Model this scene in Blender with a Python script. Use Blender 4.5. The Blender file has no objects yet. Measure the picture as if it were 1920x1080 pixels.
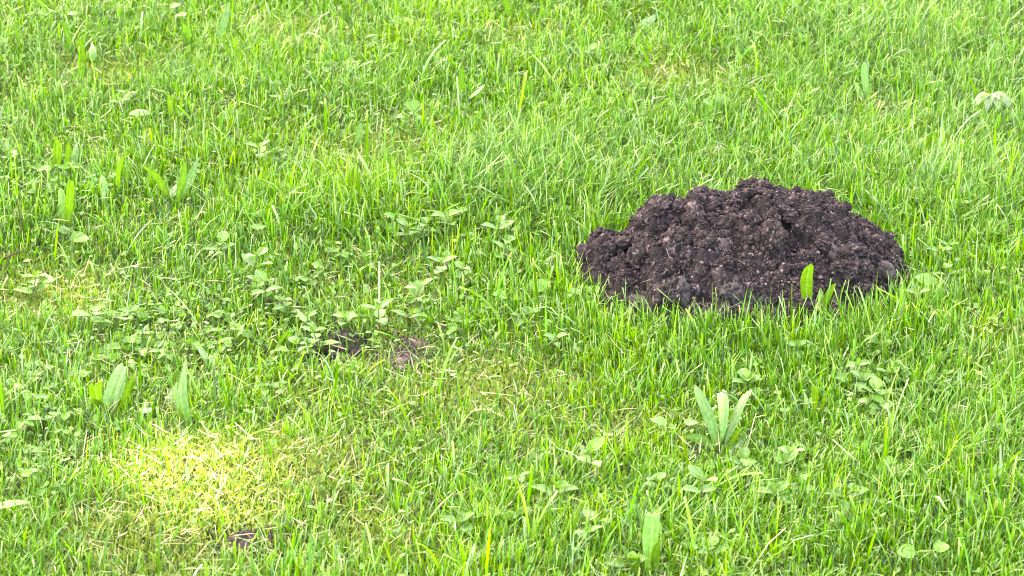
import bpy, bmesh, math
import numpy as np
from mathutils import Vector, Matrix

rng = np.random.default_rng(11)
SC = bpy.context.scene
COL = SC.collection
R = math.radians

# ------------------------------------------------------------------ camera
CAM = np.array([0.0, -3.60, 1.55])
PITCH = math.atan2(1.55, 3.60)
LENS = 110.0
W = 36.0 / LENS
F = np.array([0, math.cos(PITCH), -math.sin(PITCH)])
U = np.array([0, math.sin(PITCH), math.cos(PITCH)])
RT = np.array([1.0, 0, 0])
cam = bpy.data.cameras.new("camera")
cam.lens = LENS; cam.sensor_width = 36.0; cam.clip_start = 0.05; cam.clip_end = 2000
cam.dof.use_dof = True; cam.dof.focus_distance = 3.80; cam.dof.aperture_fstop = 16.0
camo = bpy.data.objects.new("camera", cam); COL.objects.link(camo)
camo.location = CAM; camo.rotation_euler = (math.pi / 2 - PITCH, 0, 0)
SC.camera = camo

# ------------------------------------------------------------------ light: open shade below a tree, sun through gaps
SUN_EL, SUN_AZ = R(56), R(322)            # azimuth clockwise from +Y
SUND = np.array([math.sin(SUN_AZ) * math.cos(SUN_EL), math.cos(SUN_AZ) * math.cos(SUN_EL), math.sin(SUN_EL)])
world = bpy.data.worlds.new("World"); SC.world = world; world.use_nodes = True
nt = world.node_tree; nt.nodes.clear()
sky = nt.nodes.new("ShaderNodeTexSky"); sky.sky_type = 'NISHITA'; sky.sun_disc = False
sky.sun_elevation = SUN_EL; sky.sun_rotation = SUN_AZ
sky.dust_density = 4.0; sky.air_density = 1.0; sky.ozone_density = 0.6
bg = nt.nodes.new("ShaderNodeBackground"); bg.inputs[1].default_value = 0.15
wo = nt.nodes.new("ShaderNodeOutputWorld")
nt.links.new(sky.outputs[0], bg.inputs[0]); nt.links.new(bg.outputs[0], wo.inputs[0])
sl = bpy.data.lights.new("sun", 'SUN'); sl.energy = 3.0; sl.angle = R(0.53); sl.color = (1.0, 0.97, 0.92)
so = bpy.data.objects.new("sun", sl); COL.objects.link(so); so.location = (0, 0, 20)
so.rotation_euler = Vector(-SUND).to_track_quat('-Z', 'Y').to_euler()
vs = SC.view_settings
vs.view_transform = 'Standard'; vs.look = 'None'; vs.gamma = 1.0; vs.exposure = 3.98; vs.use_curve_mapping = False
vs.use_white_balance = True; vs.white_balance_temperature = 8300; vs.white_balance_tint = 5
SC.cycles.use_denoising = True; SC.cycles.filter_width = 1.0
SC.cycles.max_bounces = 10; SC.cycles.transmission_bounces = 6; SC.cycles.diffuse_bounces = 3
SC.cycles.sample_clamp_indirect = 8

# ------------------------------------------------------------------ helpers
def _hash(ix, iy, seed):
    n = (ix.astype(np.int64) * 374761393 + iy.astype(np.int64) * 668265263 + seed * 2147483647 + 12345) & 0xffffffff
    n = ((n ^ (n >> 13)) * 1274126177) & 0xffffffff
    n = ((n ^ (n >> 16)) * 2246822519) & 0xffffffff
    return ((n ^ (n >> 15)) & 0xffffff) / float(0xffffff)

def vnoise(x, y, seed=0):
    ix = np.floor(x); iy = np.floor(y); fx = x - ix; fy = y - iy
    fx = fx * fx * (3 - 2 * fx); fy = fy * fy * (3 - 2 * fy)
    a = _hash(ix, iy, seed); b = _hash(ix + 1, iy, seed); c = _hash(ix, iy + 1, seed); d = _hash(ix + 1, iy + 1, seed)
    return (a * (1 - fx) + b * fx) * (1 - fy) + (c * (1 - fx) + d * fx) * fy

def fbm(x, y, s, octv=3, seed=0):
    x = np.asarray(x, float); y = np.asarray(y, float)
    t = 0; a = 0.5; tot = 0
    for k in range(octv):
        t = t + a * (vnoise(x * s + 17.3 * k, y * s - 9.1 * k, seed + k) - 0.5) * 2; tot += a; a *= 0.5; s *= 2.03
    return t / tot

def fbm3(p, s, octv=3, seed=0):
    t = 0; a = .5; tot = 0
    for k in range(octv):
        q = p * s + 7.7 * k; iz = np.floor(q[:, 2]); fz = q[:, 2] - iz; fz = fz * fz * (3 - 2 * fz)
        n0 = vnoise(q[:, 0] + iz * 57.31, q[:, 1] + iz * 131.7, seed + k); n1 = vnoise(q[:, 0] + (iz + 1) * 57.31, q[:, 1] + (iz + 1) * 131.7, seed + k)
        t = t + a * ((n0 * (1 - fz) + n1 * fz) - .5) * 2; tot += a; a *= .55; s *= 2.1
    return t / tot

def pix_dir(px, py):
    return F + ((px - 960) / 1920.0 * W) * RT + ((540 - py) / 1920.0 * W) * U

def flat(px, py, z=0.0):
    d = pix_dir(px, py); return CAM + d * ((z - CAM[2]) / d[2])

HOLLOW = flat(640, 648); HOLLOW2 = flat(455, 1022); RISE = flat(420, 895)
def tz(x, y):
    x = np.asarray(x, float); y = np.asarray(y, float)
    z = 0.014 * fbm(x, y, 1.6, 2, 3) + 0.006 * fbm(x, y, 6.0, 2, 5)
    z = z - 0.013 * np.exp(-(((x - HOLLOW[0]) / 0.075) ** 2 + ((y - HOLLOW[1]) / 0.07) ** 2))
    z = z + 0.014 * np.exp(-(((x - RISE[0]) / 0.14) ** 2 + ((y - RISE[1]) / 0.10) ** 2))
    fade = np.clip((12 - np.hypot(x, y)) / 8, 0, 1)
    return z * fade

def ground(px, py):
    """the point of the lawn surface seen at a place of the photograph"""
    p = flat(px, py)
    for _ in range(4):
        p = flat(px, py, float(tz(p[0], p[1])))
    return p

def mpp(p):
    """metres per photograph pixel at a point"""
    return float(np.dot(np.asarray(p) - CAM, F)) * W / 1920.0

def at_depth(px, py, y):
    d = pix_dir(px, py); return CAM + d * ((y - CAM[1]) / d[1])

def tag(o, label=None, cat=None, group=None, kind=None):
    if label: o["label"] = label
    if cat: o["category"] = cat
    if group: o["group"] = group
    if kind: o["kind"] = kind
    return o

def link(name, me, mat=None, parent=None):
    o = bpy.data.objects.new(name, me); COL.objects.link(o)
    if mat is not None and len(me.materials) == 0: me.materials.append(mat)
    if parent is not None: o.parent = parent
    return o

def empty(name, loc):
    o = bpy.data.objects.new(name, None); COL.objects.link(o); o.location = loc
    o.empty_display_size = 0.02
    return o

def mesh_np(name, V, Q=None, T=None, col=None, smooth=True):
    """fast mesh from numpy: V (n,3), Q (m,4) quads, T (k,3) triangles, col (n,3)"""
    me = bpy.data.meshes.new(name)
    V = np.asarray(V, np.float32).reshape(-1, 3)
    parts, tot = [], []
    if Q is not None and len(Q): Q = np.asarray(Q, np.int32); parts.append(Q.ravel()); tot.append(np.full(len(Q), 4, np.int32))
    if T is not None and len(T): T = np.asarray(T, np.int32); parts.append(T.ravel()); tot.append(np.full(len(T), 3, np.int32))
    li = np.concatenate(parts); lt = np.concatenate(tot)
    ls = np.concatenate([[0], np.cumsum(lt)[:-1]]).astype(np.int32)
    me.vertices.add(len(V)); me.vertices.foreach_set("co", V.ravel())
    me.loops.add(len(li)); me.loops.foreach_set("vertex_index", li)
    me.polygons.add(len(lt)); me.polygons.foreach_set("loop_start", ls); me.polygons.foreach_set("loop_total", lt)
    if smooth: me.polygons.foreach_set("use_smooth", np.ones(len(lt), bool))
    if col is not None:
        a = me.attributes.new("tone", 'FLOAT_COLOR', 'POINT')
        c = np.ones((len(V), 4), np.float32); c[:, :3] = col
        a.data.foreach_set("color", c.ravel())
    me.update(calc_edges=True)
    return me

# ------------------------------------------------------------------ materials
def new_mat(name):
    m = bpy.data.materials.new(name); m.use_nodes = True
    n = m.node_tree; n.nodes.clear()
    return m, n, n.nodes.new("ShaderNodeOutputMaterial")

def leaf_material(name, trans=0.45, rough=0.42, spec=0.5, tgain=(1.25, 1.25, 0.7), nscale=0, sheen=0.0):
    m, n, out = new_mat(name)
    at = n.nodes.new("ShaderNodeAttribute"); at.attribute_name = "tone"
    src = at.outputs["Color"]
    oi = n.nodes.new("ShaderNodeObjectInfo")
    hs = n.nodes.new("ShaderNodeHueSaturation")
    mr = n.nodes.new("ShaderNodeMapRange"); mr.inputs[3].default_value = 0.85; mr.inputs[4].default_value = 1.15
    n.links.new(oi.outputs["Random"], mr.inputs[0]); n.links.new(mr.outputs[0], hs.inputs["Value"])
    n.links.new(src, hs.inputs["Color"]); src = hs.outputs[0]
    if nscale:
        tx = n.nodes.new("ShaderNodeTexNoise"); tx.inputs["Scale"].default_value = nscale; tx.inputs["Detail"].default_value = 3
        geo = n.nodes.new("ShaderNodeNewGeometry"); n.links.new(geo.outputs["Position"], tx.inputs["Vector"])
        m2 = n.nodes.new("ShaderNodeMapRange"); m2.inputs[1].default_value = .3; m2.inputs[2].default_value = .7
        m2.inputs[3].default_value = 0.75; m2.inputs[4].default_value = 1.2
        n.links.new(tx.outputs[0], m2.inputs[0])
        mx = n.nodes.new("ShaderNodeMix"); mx.data_type = 'RGBA'; mx.blend_type = 'MULTIPLY'; mx.inputs[0].default_value = 1
        n.links.new(src, mx.inputs[6]); n.links.new(m2.outputs[0], mx.inputs[7]); src = mx.outputs[2]
    p = n.nodes.new("ShaderNodeBsdfPrincipled"); p.inputs["Roughness"].default_value = rough
    p.inputs["Specular IOR Level"].default_value = spec
    n.links.new(src, p.inputs["Base Color"])
    t = n.nodes.new("ShaderNodeBsdfTranslucent")
    g = n.nodes.new("ShaderNodeMix"); g.data_type = 'RGBA'; g.blend_type = 'MULTIPLY'; g.inputs[0].default_value = 1
    g.inputs[7].default_value = (*tgain, 1)
    n.links.new(src, g.inputs[6]); n.links.new(g.outputs[2], t.inputs[0])
    mixs = n.nodes.new("ShaderNodeMixShader"); mixs.inputs[0].default_value = trans
    n.links.new(p.outputs[0], mixs.inputs[1]); n.links.new(t.outputs[0], mixs.inputs[2])
    n.links.new(mixs.outputs[0], out.inputs[0])
    return m

def noise_material(name, c1, c2, scale, rough=0.9, c3=None, scale3=900, t3=(0.6, 0.75), bump=0.0, bscale=800, bdist=0.002, spec=0.25, tone=False):
    m, n, out = new_mat(name)
    geo = n.nodes.new("ShaderNodeNewGeometry")
    tx = n.nodes.new("ShaderNodeTexNoise"); tx.inputs["Scale"].default_value = scale; tx.inputs["Detail"].default_value = 6
    tx.inputs["Roughness"].default_value = 0.65
    n.links.new(geo.outputs["Position"], tx.inputs["Vector"])
    cr = n.nodes.new("ShaderNodeValToRGB"); cr.color_ramp.elements[0].position = 0.32; cr.color_ramp.elements[1].position = 0.70
    cr.color_ramp.elements[0].color = (*c1, 1); cr.color_ramp.elements[1].color = (*c2, 1)
    n.links.new(tx.outputs[0], cr.inputs[0]); src = cr.outputs[0]
    if c3:
        t2 = n.nodes.new("ShaderNodeTexNoise"); t2.inputs["Scale"].default_value = scale3; t2.inputs["Detail"].default_value = 3
        n.links.new(geo.outputs["Position"], t2.inputs["Vector"])
        mr = n.nodes.new("ShaderNodeMapRange"); mr.inputs[1].default_value = t3[0]; mr.inputs[2].default_value = t3[1]
        n.links.new(t2.outputs[0], mr.inputs[0])
        mx = n.nodes.new("ShaderNodeMix"); mx.data_type = 'RGBA'; n.links.new(mr.outputs[0], mx.inputs[0])
        n.links.new(src, mx.inputs[6]); mx.inputs[7].default_value = (*c3, 1); src = mx.outputs[2]
    if tone:
        at = n.nodes.new("ShaderNodeAttribute"); at.attribute_name = "tone"
        mx = n.nodes.new("ShaderNodeMix"); mx.data_type = 'RGBA'; mx.blend_type = 'MULTIPLY'; mx.inputs[0].default_value = 1
        n.links.new(src, mx.inputs[6]); n.links.new(at.outputs["Color"], mx.inputs[7]); src = mx.outputs[2]
    p = n.nodes.new("ShaderNodeBsdfPrincipled"); p.inputs["Roughness"].default_value = rough
    p.inputs["Specular IOR Level"].default_value = spec
    n.links.new(src, p.inputs["Base Color"])
    if bump:
        tb = n.nodes.new("ShaderNodeTexNoise"); tb.inputs["Scale"].default_value = bscale; tb.inputs["Detail"].default_value = 5
        n.links.new(geo.outputs["Position"], tb.inputs["Vector"])
        b = n.nodes.new("ShaderNodeBump"); b.inputs["Strength"].default_value = bump; b.inputs["Distance"].default_value = bdist
        n.links.new(tb.outputs[0], b.inputs["Height"]); n.links.new(b.outputs[0], p.inputs["Normal"])
    n.links.new(p.outputs[0], out.inputs[0])
    return m

M_GRASS = leaf_material("grass_blade", 0.38, 0.27, 0.42)
M_LEAF = leaf_material("weed_leaf", 0.38, 0.42, 0.32, nscale=260)
M_MOSS = leaf_material("moss_leaf", 0.35, 0.6, 0.3)
M_DRY = leaf_material("dry_grass", 0.25, 0.6, 0.3, (1, 1, 1))
M_TREE = leaf_material("tree_leaf", 0.2, 0.5, 0.4)
M_SOIL = noise_material("dark_soil", (0.0138, 0.0080, 0.0081), (0.041, 0.0250, 0.0250), 90, 0.95, (0.125, 0.089, 0.087), 520, (0.58, 0.78), 0.7, 1400, 0.0015, tone=True)
M_STONE = noise_material("pale_dry_soil", (0.036, 0.025, 0.0245), (0.078, 0.058, 0.056), 130, 0.95, (0.020, 0.013, 0.014), 300, (0.55, 0.75), 0.6, 900, 0.0012)
M_GROUND = noise_material("lawn_ground", (0.020, 0.021, 0.007), (0.050, 0.043, 0.018), 60, 0.95, (0.022, 0.017, 0.014), 25, (0.55, 0.7), 0.5, 500, 0.003)
M_BARE = noise_material("bare_soil", (0.020, 0.0120, 0.0110), (0.058, 0.038, 0.033), 120, 0.95, (0.12, 0.09, 0.075), 500, (0.6, 0.75), 0.8, 900, 0.002)
M_ROOT = noise_material("root_skin", (0.11, 0.08, 0.065), (0.20, 0.155, 0.13), 300, 0.8)
M_TWIG = noise_material("twig_bark", (0.055, 0.025, 0.018), (0.13, 0.06, 0.045), 300, 0.7)
M_BARK = noise_material("tree_bark", (0.07, 0.055, 0.04), (0.18, 0.15, 0.12), 12, 0.9)

# ------------------------------------------------------------------ setting: the ground, one sheet to the horizon
def spaced(a, b, step, far):
    core = np.arange(a, b + step / 2, step)
    out = [step * 1.6 ** k for k in range(1, 40)]
    ext = np.cumsum(out); ext = ext[ext < far]
    return np.concatenate([a - ext[::-1], core, b + ext])
gx = spaced(-1.5, 1.5, 0.016, 900); gy = spaced(-1.5, 1.9, 0.016, 900)
GX, GY = np.meshgrid(gx, gy)
Vg = np.stack([GX, GY, tz(GX, GY)], -1).reshape(-1, 3)
def gridq(nx, ny):
    i = np.arange(ny - 1)[:, None] * nx + np.arange(nx - 1)[None, :]
    return np.stack([i, i + 1, i + 1 + nx, i + nx], -1).reshape(-1, 4)
g = link("ground", mesh_np("ground", Vg, gridq(len(gx), len(gy))), M_GROUND)
tag(g, "brown mossy lawn soil under the grass", "ground", kind="structure")

# ------------------------------------------------------------------ the molehill (shape first: the grass needs its outline)
HC = ground(1392, 520)
PX = mpp(HC)
sil = np.array([(1084,482),(1090,468),(1111,447),(1120,434),(1148,440),(1171,434),(1193,420),(1202,400),(1213,383),(1235,369),(1266,373),(1294,370),(1304,358),(1332,362),(1363,368),(1385,358),(1426,350),(1445,353),(1470,362),(1514,369),(1550,379),(1580,398),(1601,416),(1645,432),(1660,452),(1682,472),(1698,495)], float)
HX = (sil[:, 0] - 1392) * PX
HZ = np.maximum((520 - sil[:, 1]) * PX / math.cos(PITCH) - 0.007, 0.008)
HZ = HZ + 0.6 * (HZ - np.convolve(np.pad(HZ, 2, mode='edge'), np.ones(5) / 5, mode='valid'))
A_W, A_D = 0.205, 0.172
def mound_raw(x, y):
    """height of the heap above the lawn, coordinates relative to its centre"""
    h = np.interp(x, HX, HZ, left=0, right=0)
    edge = 1 + 0.07 * fbm(x, y, 22, 2, 41)
    ex = np.clip(1 - (np.abs(x) / A_W) ** 2.6, 0, 1)
    dep = A_D * np.sqrt(ex) + 1e-4
    t = np.abs(y) / dep / edge
    body = np.where(t < 1, 1 - np.clip(t, 0, 1) ** 1.55, -(t - 1) * 0.8)
    return np.where(ex > 0, h * body, -0.03)

def foot(x, y):
    dx = (np.asarray(x) - HC[0]) / A_W; dy = (np.asarray(y) - HC[1]) / A_D
    return np.abs(dx) ** 2.3 + np.abs(dy) ** 2

# ------------------------------------------------------------------ lawn character maps
def blob(x, y, px, py, rx, ry):
    p = flat(px, py); s = mpp(p); ryg = ry * s / math.sin(PITCH)
    return np.exp(-(((x - p[0]) / (rx * s)) ** 2 + ((y - p[1]) / ryg) ** 2))

MOSS = [(400, 890, 170, 60, 1.0), (560, 900, 130, 60, .8), (900, 730, 190, 60, .75), (1010, 800, 160, 50, .65), (80, 560, 150, 60, .5), (1290, 160, 130, 45, .7), (560, 70, 110, 40, .75), (330, 1010, 200, 50, .7), (480, 960, 120, 40, .8),
        (250, 130, 150, 40, .5), (980, 85, 120, 40, .55), (740, 655, 80, 40, .6), (1640, 230, 90, 35, .5), (1480, 100, 60, 40, .3), (800, 780, 130, 60, .4), (560, 730, 60, 30, .4), (1880, 650, 70, 40, .6), (700, 1000, 120, 50, .45), (200, 280, 160, 40, .35), (720, 290, 120, 40, .4), (70, 690, 90, 30, .35)]
TALL = [(640, 400, 240, 60, .8), (1000, 350, 200, 80, .6), (1780, 400, 150, 130, .8), (1560, 90, 170, 60, .8), (1450, 640, 260, 40, .6), (1150, 500, 90, 80, .6), (1050, 580, 120, 60, .3), (1800, 900, 200, 140, .6), (1300, 980, 300, 90, .45), (60, 1030, 120, 60, .5), (300, 720, 180, 60, .2), (1700, 620, 160, 50, .5), (950, 1010, 150, 70, .4)]
BARE = [(757, 668, 42, 26), (640, 652, 58, 20), (455, 1022, 62, 20), (700, 0, 22, 8)]
def moss_map(x, y):
    m = 0
    for (a, b, c, d, w) in MOSS: m = np.maximum(m, w * blob(x, y, a, b, c, d))
    lf = 1 / (1 + np.exp((x - .12) * 9))
    return np.clip(m + (.25 + .25 * lf) * np.clip(fbm(x, y, 5, 3, 77) + .15 * lf, 0, 1), 0, 1)
def tall_map(x, y):
    m = 0
    for (a, b, c, d, w) in TALL: m = m + w * blob(x, y, a, b, c, d)
    return np.clip(m, 0, 1.2)
def bare_map(x, y):
    m = 0
    for (a, b, c, d) in BARE: m = np.maximum(m, blob(x, y, a, b, c, d))
    return m

LOW = [(205, 800, 50), (357, 820, 40), (415, 708, 34), (283, 792, 24), (322, 776, 20), (1350, 860, 70), (1220, 1090, 50), (1535, 612, 40), (345, 100, 45), (415, 100, 30), (155, 125, 30), (115, 332, 45), (125, 436, 34), (200, 396, 34), (320, 394, 60), (262, 222, 30), (324, 230, 18), (880, 218, 40), (1225, 226, 34), (980, 52, 50), (1205, 64, 34), (1628, 200, 30), (1742, 292, 24), (674, 286, 16), (20, 962, 50), (1530, 796, 30), (15, 505, 34), (1625, 760, 50), (750, 630, 40), (610, 660, 40), (1740, 1080, 34)]
def low_map(x, y):
    m = 0
    for (a, b, r_) in LOW: m = np.maximum(m, blob(x, y, a, b, r_ * 1.15, r_ * .55))
    return m

# the cells of 0.25 m that the lawn in view fills; the rest of the lawn takes the patch further down
CELL = 0.25
def in_main(cx, cy):
    return (cy > -1.05) & (cy < 1.40) & (np.abs(cx) < 0.75 + 0.152 * (cy + 0.75))
cxs = np.arange(-2.125, 2.126, CELL); cys = np.arange(-1.875, 2.126, CELL)
CXX, CYY = np.meshgrid(cxs, cys)
mk = in_main(CXX, CYY); MAIN = np.stack([CXX[mk], CYY[mk]], -1)

def scatter(per_cm2, cells=MAIN, tuft=1, spread=0.006):
    n = int(len(cells) * (CELL * 100) ** 2 * per_cm2 / tuft)
    c = cells[rng.integers(0, len(cells), n)] + (rng.random((n, 2)) - 0.5) * CELL
    if tuft > 1:
        c = np.repeat(c, tuft, 0) + rng.normal(0, spread, (n * tuft, 2))
    return c

GREENS = np.array([(0.150, 0.275, 0.004), (0.100, 0.235, 0.004), (0.062, 0.190, 0.005), (0.056, 0.165, 0.014), (0.120, 0.235, 0.030)])
def blades(xy, z, h, w, az, lean, curve, twist, col, rows=4, cut=None, tiptone=None):
    """ribbons: rows of two points, root to tip"""
    n = len(xy); s = np.linspace(0, 1, rows)
    ds = 1.0 / (rows - 1)
    P = np.zeros((n, rows, 3)); P[:, 0, :2] = xy; P[:, 0, 2] = z
    hd = np.stack([np.cos(az), np.sin(az)], -1)
    perp = np.stack([-np.sin(az), np.cos(az), np.zeros(n)], -1)
    V = np.zeros((n, rows, 2, 3)); C = np.zeros((n, rows, 2, 3))
    if cut is None: cut = np.zeros(n)
    for k in range(rows):
        th = lean + curve * s[k]
        ax = np.concatenate([hd * np.sin(th)[:, None], np.cos(th)[:, None]], -1)
        if k:
            thm = lean + curve * (s[k] - ds / 2)
            am = np.concatenate([hd * np.sin(thm)[:, None], np.cos(thm)[:, None]], -1)
            P[:, k] = P[:, k - 1] + am * (h * ds)[:, None]
        nor = np.cross(ax, perp)
        tw = twist * s[k]
        wd = perp * np.cos(tw)[:, None] + nor * np.sin(tw)[:, None]
        prof = 0.75 + 0.5 * s[k] if s[k] < 0.5 else 1.0 - (1 - cut) * ((s[k] - 0.5) / 0.5) ** 1.5 * 0.97
        hw = wd * (w * prof * 0.5)[:, None] if np.ndim(prof) else wd * (w * prof * 0.5)[:, None]
        V[:, k, 0] = P[:, k] - hw; V[:, k, 1] = P[:, k] + hw
        c = col * (1.0 if k else 1.0)
        if k == 0: c = col * 0.6 + np.array([0.24, 0.28, 0.10]) * 0.4        # pale sheath
        if k == rows - 1 and tiptone is not None: c = col * (1 - tiptone[:, None]) + np.array([0.42, 0.42, 0.22]) * tiptone[:, None]
        C[:, k, :] = c[:, None, :]
    base = (np.arange(n) * rows * 2)[:, None]
    q = np.concatenate([base + np.array([2 * k, 2 * k + 1, 2 * k + 3, 2 * k + 2])[None] for k in range(rows - 1)], 0)
    return V.reshape(-1, 3), q, C.reshape(-1, 3)

def join(parts):
    V, Q, C, o = [], [], [], 0
    for (v, q, c) in parts:
        V.append(v); Q.append(q + o); C.append(c); o += len(v)
    return np.concatenate(V), np.concatenate(Q), np.concatenate(C)

def grass_col(n, x, y, yellow=0.0):
    k = rng.random(n) * 3.2 + 1.3 * fbm(x, y, 3.0, 3, 21) + 0.8 * fbm(x, y, 14.0, 2, 22) + 0.2 + .5 * np.clip(x, -.6, .8)
    k = np.clip(k, 0, 3.999); i = k.astype(int); f = (k - i)[:, None]
    c = GREENS[i] * (1 - f) + GREENS[i + 1] * f
    c = c * np.clip(np.exp(rng.normal(-.12, 0.42, (n, 1))), .35, 1.6)
    pale = rng.random(n) < .09  # highlights put into the colour of a random share of blades
    c[pale] = np.array([.22, .34, .15]) * rng.uniform(.8, 1.2, (int(pale.sum()), 1))
    return c

def lawn_layers(cells, dens, use_maps=True, rich=1.0):
    parts = []
    # upright blades
    xy = scatter(dens, cells, 5, 0.0065); x, y = xy[:, 0], xy[:, 1]
    n = len(x)
    if use_maps:
        ms, tl, br, ft = moss_map(x, y), tall_map(x, y), bare_map(x, y), foot(x, y)
        keep = (rng.random(n) > 0.80 * ms) & (rng.random(n) > 0.97 * br) & ((ft > 1.0) | ((ft > 0.80) & (rng.random(n) < 0.14)))
        xy = xy[keep]; x, y, ms, tl = x[keep], y[keep], ms[keep], tl[keep]; n = len(x)
    else:
        ms = np.zeros(n); tl = np.zeros(n)
    hm = 0.0285 + 0.009 * fbm(x, y, 4.5, 3, 31) + 0.024 * tl - 0.011 * ms
    if use_maps: hm = hm * (1 - 0.36 * low_map(x, y))
    h = hm * np.exp(rng.normal(0, 0.30, n)); h = np.clip(h, 0.008, 0.095)
    w = rng.uniform(0.0008, 0.0021, n) * (0.8 + 0.4 * rng.random(n)); w = np.where(rng.random(n) < 0.06, w * 1.5, w)
    az = rng.uniform(0, 2 * math.pi, n)
    flow = 2.6 * fbm(x, y, 2.2, 2, 51)
    az = np.where(rng.random(n) < 0.35, flow + rng.normal(0, 0.5, n), az)
    lean = np.abs(rng.normal(0.18, 0.34, n)); curve = rng.normal(0.38, 0.70, n) + 0.25 * (h > 0.05)
    cut = np.where(rng.random(n) < 0.38, rng.uniform(0.45, 0.85, n), 0.0)
    tip = np.where(cut > 0, rng.uniform(0.0, 0.8, n), rng.uniform(0, 0.15, n))
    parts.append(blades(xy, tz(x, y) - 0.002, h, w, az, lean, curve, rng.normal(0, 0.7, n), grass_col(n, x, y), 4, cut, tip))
    # fine short growth below, its colour darkened to deepen the shaded gaps
    xy = scatter(dens * 0.6, cells); x, y = xy[:, 0], xy[:, 1]; n = len(x)
    if use_maps:
        keep = (rng.random(n) > 1.2 * bare_map(x, y)) & (foot(x, y) > 0.98); xy = xy[keep]; x, y = xy[:, 0], xy[:, 1]; n = len(x)
    h = rng.uniform(0.008, 0.022, n)
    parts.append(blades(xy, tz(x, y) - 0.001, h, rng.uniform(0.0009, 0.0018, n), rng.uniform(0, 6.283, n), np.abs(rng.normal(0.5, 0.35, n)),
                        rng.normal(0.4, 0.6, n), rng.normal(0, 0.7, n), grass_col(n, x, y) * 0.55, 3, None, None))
    return join(parts)

V, Q, C = lawn_layers(MAIN, 6.2)
# longer single blades that stand above the sward
xy = scatter(0.045); x, y = xy[:, 0], xy[:, 1]
keep = (foot(x, y) > 1.02) & (low_map(x, y) < .3) & (rng.random(len(x)) < 0.35 + 0.65 * np.clip(tall_map(x, y), 0, 1)) & (bare_map(x, y) < .4)
xy = xy[keep]; x, y = xy[:, 0], xy[:, 1]; n = len(x)
cut = np.where(rng.random(n) < 0.5, rng.uniform(.5, .9, n), 0.0)
L = blades(xy, tz(x, y), rng.uniform(0.045, 0.090, n), rng.uniform(0.0017, 0.0036, n), rng.uniform(0, 6.283, n), np.abs(rng.normal(0.15, 0.18, n)),
           rng.normal(0.55, 0.5, n), rng.normal(0, 0.8, n), grass_col(n, x, y), 7, cut, np.where(cut > 0, .6, .1))
V, Q, C = join([(V, Q, C), L])
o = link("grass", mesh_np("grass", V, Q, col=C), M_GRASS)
tag(o, "bright green mown grass covering the whole lawn around the molehill", "grass", kind="stuff")

# the same lawn beyond the picture: one patch, repeated
pv, pq, pc = lawn_layers(np.array([[0.0, 0.0]]), 4.6, False)
pv[:, 2] -= tz(pv[:, 0], pv[:, 1]) * 0.9
o2 = link("grass", mesh_np("grass_patch", pv, pq, col=pc), M_GRASS)
tag(o2, "green grass of the lawn outside the picture", "grass", kind="stuff")
ng = bpy.data.node_groups.new("lawn_repeat", 'GeometryNodeTree')
ng.interface.new_socket("Geometry", in_out='INPUT', socket_type='NodeSocketGeometry')
ng.interface.new_socket("Geometry", in_out='OUTPUT', socket_type='NodeSocketGeometry')
N = ng.nodes.new; K = ng.links.new
gi = N("NodeGroupInput"); go = N("NodeGroupOutput")
mg = N("GeometryNodeMeshGrid"); mg.inputs["Size X"].default_value = 9.75; mg.inputs["Size Y"].default_value = 9.75
mg.inputs["Vertices X"].default_value = 40; mg.inputs["Vertices Y"].default_value = 40
tr = N("GeometryNodeTransform"); tr.inputs["Translation"].default_value = (0, 1.5, 0); K(mg.outputs[0], tr.inputs[0])
def mth(op, a, b=None):
    m = N("ShaderNodeMath"); m.operation = op
    for k, v in enumerate((a, b)):
        if v is None: continue
        if isinstance(v, (int, float)): m.inputs[k].default_value = v
        else: K(v, m.inputs[k])
    return m.outputs[0]
ps = N("GeometryNodeInputPosition"); sp = N("ShaderNodeSeparateXYZ"); K(ps.outputs[0], sp.inputs[0])
X_, Y_ = sp.outputs[0], sp.outputs[1]
lim = mth('ADD', mth('MULTIPLY', Y_, 0.152), 0.75 + 0.152 * 0.75)
c1 = mth('LESS_THAN', mth('ABSOLUTE', X_), lim)
inside = mth('MULTIPLY', mth('MULTIPLY', c1, mth('GREATER_THAN', Y_, -1.05)), mth('LESS_THAN', Y_, 1.40))
dl = N("GeometryNodeDeleteGeometry"); K(tr.outputs[0], dl.inputs[0]); K(inside, dl.inputs[1])
gins = N("GeometryNodeGeometryToInstance"); K(gi.outputs[0], gins.inputs[0])
iop = N("GeometryNodeInstanceOnPoints"); K(dl.outputs[0], iop.inputs[0]); K(gins.outputs[0], iop.inputs["Instance"])
rv = N("FunctionNodeRandomValue"); rv.data_type = 'INT'
rv.inputs[4].default_value = 0; rv.inputs[5].default_value = 3
cxyz = N("ShaderNodeCombineXYZ"); K(mth('MULTIPLY', rv.outputs[2], math.pi / 2), cxyz.inputs[2])
K(cxyz.outputs[0], iop.inputs["Rotation"])
K(iop.outputs[0], go.inputs[0])
md = o2.modifiers.new("repeat", 'NODES'); md.node_group = ng

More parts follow.
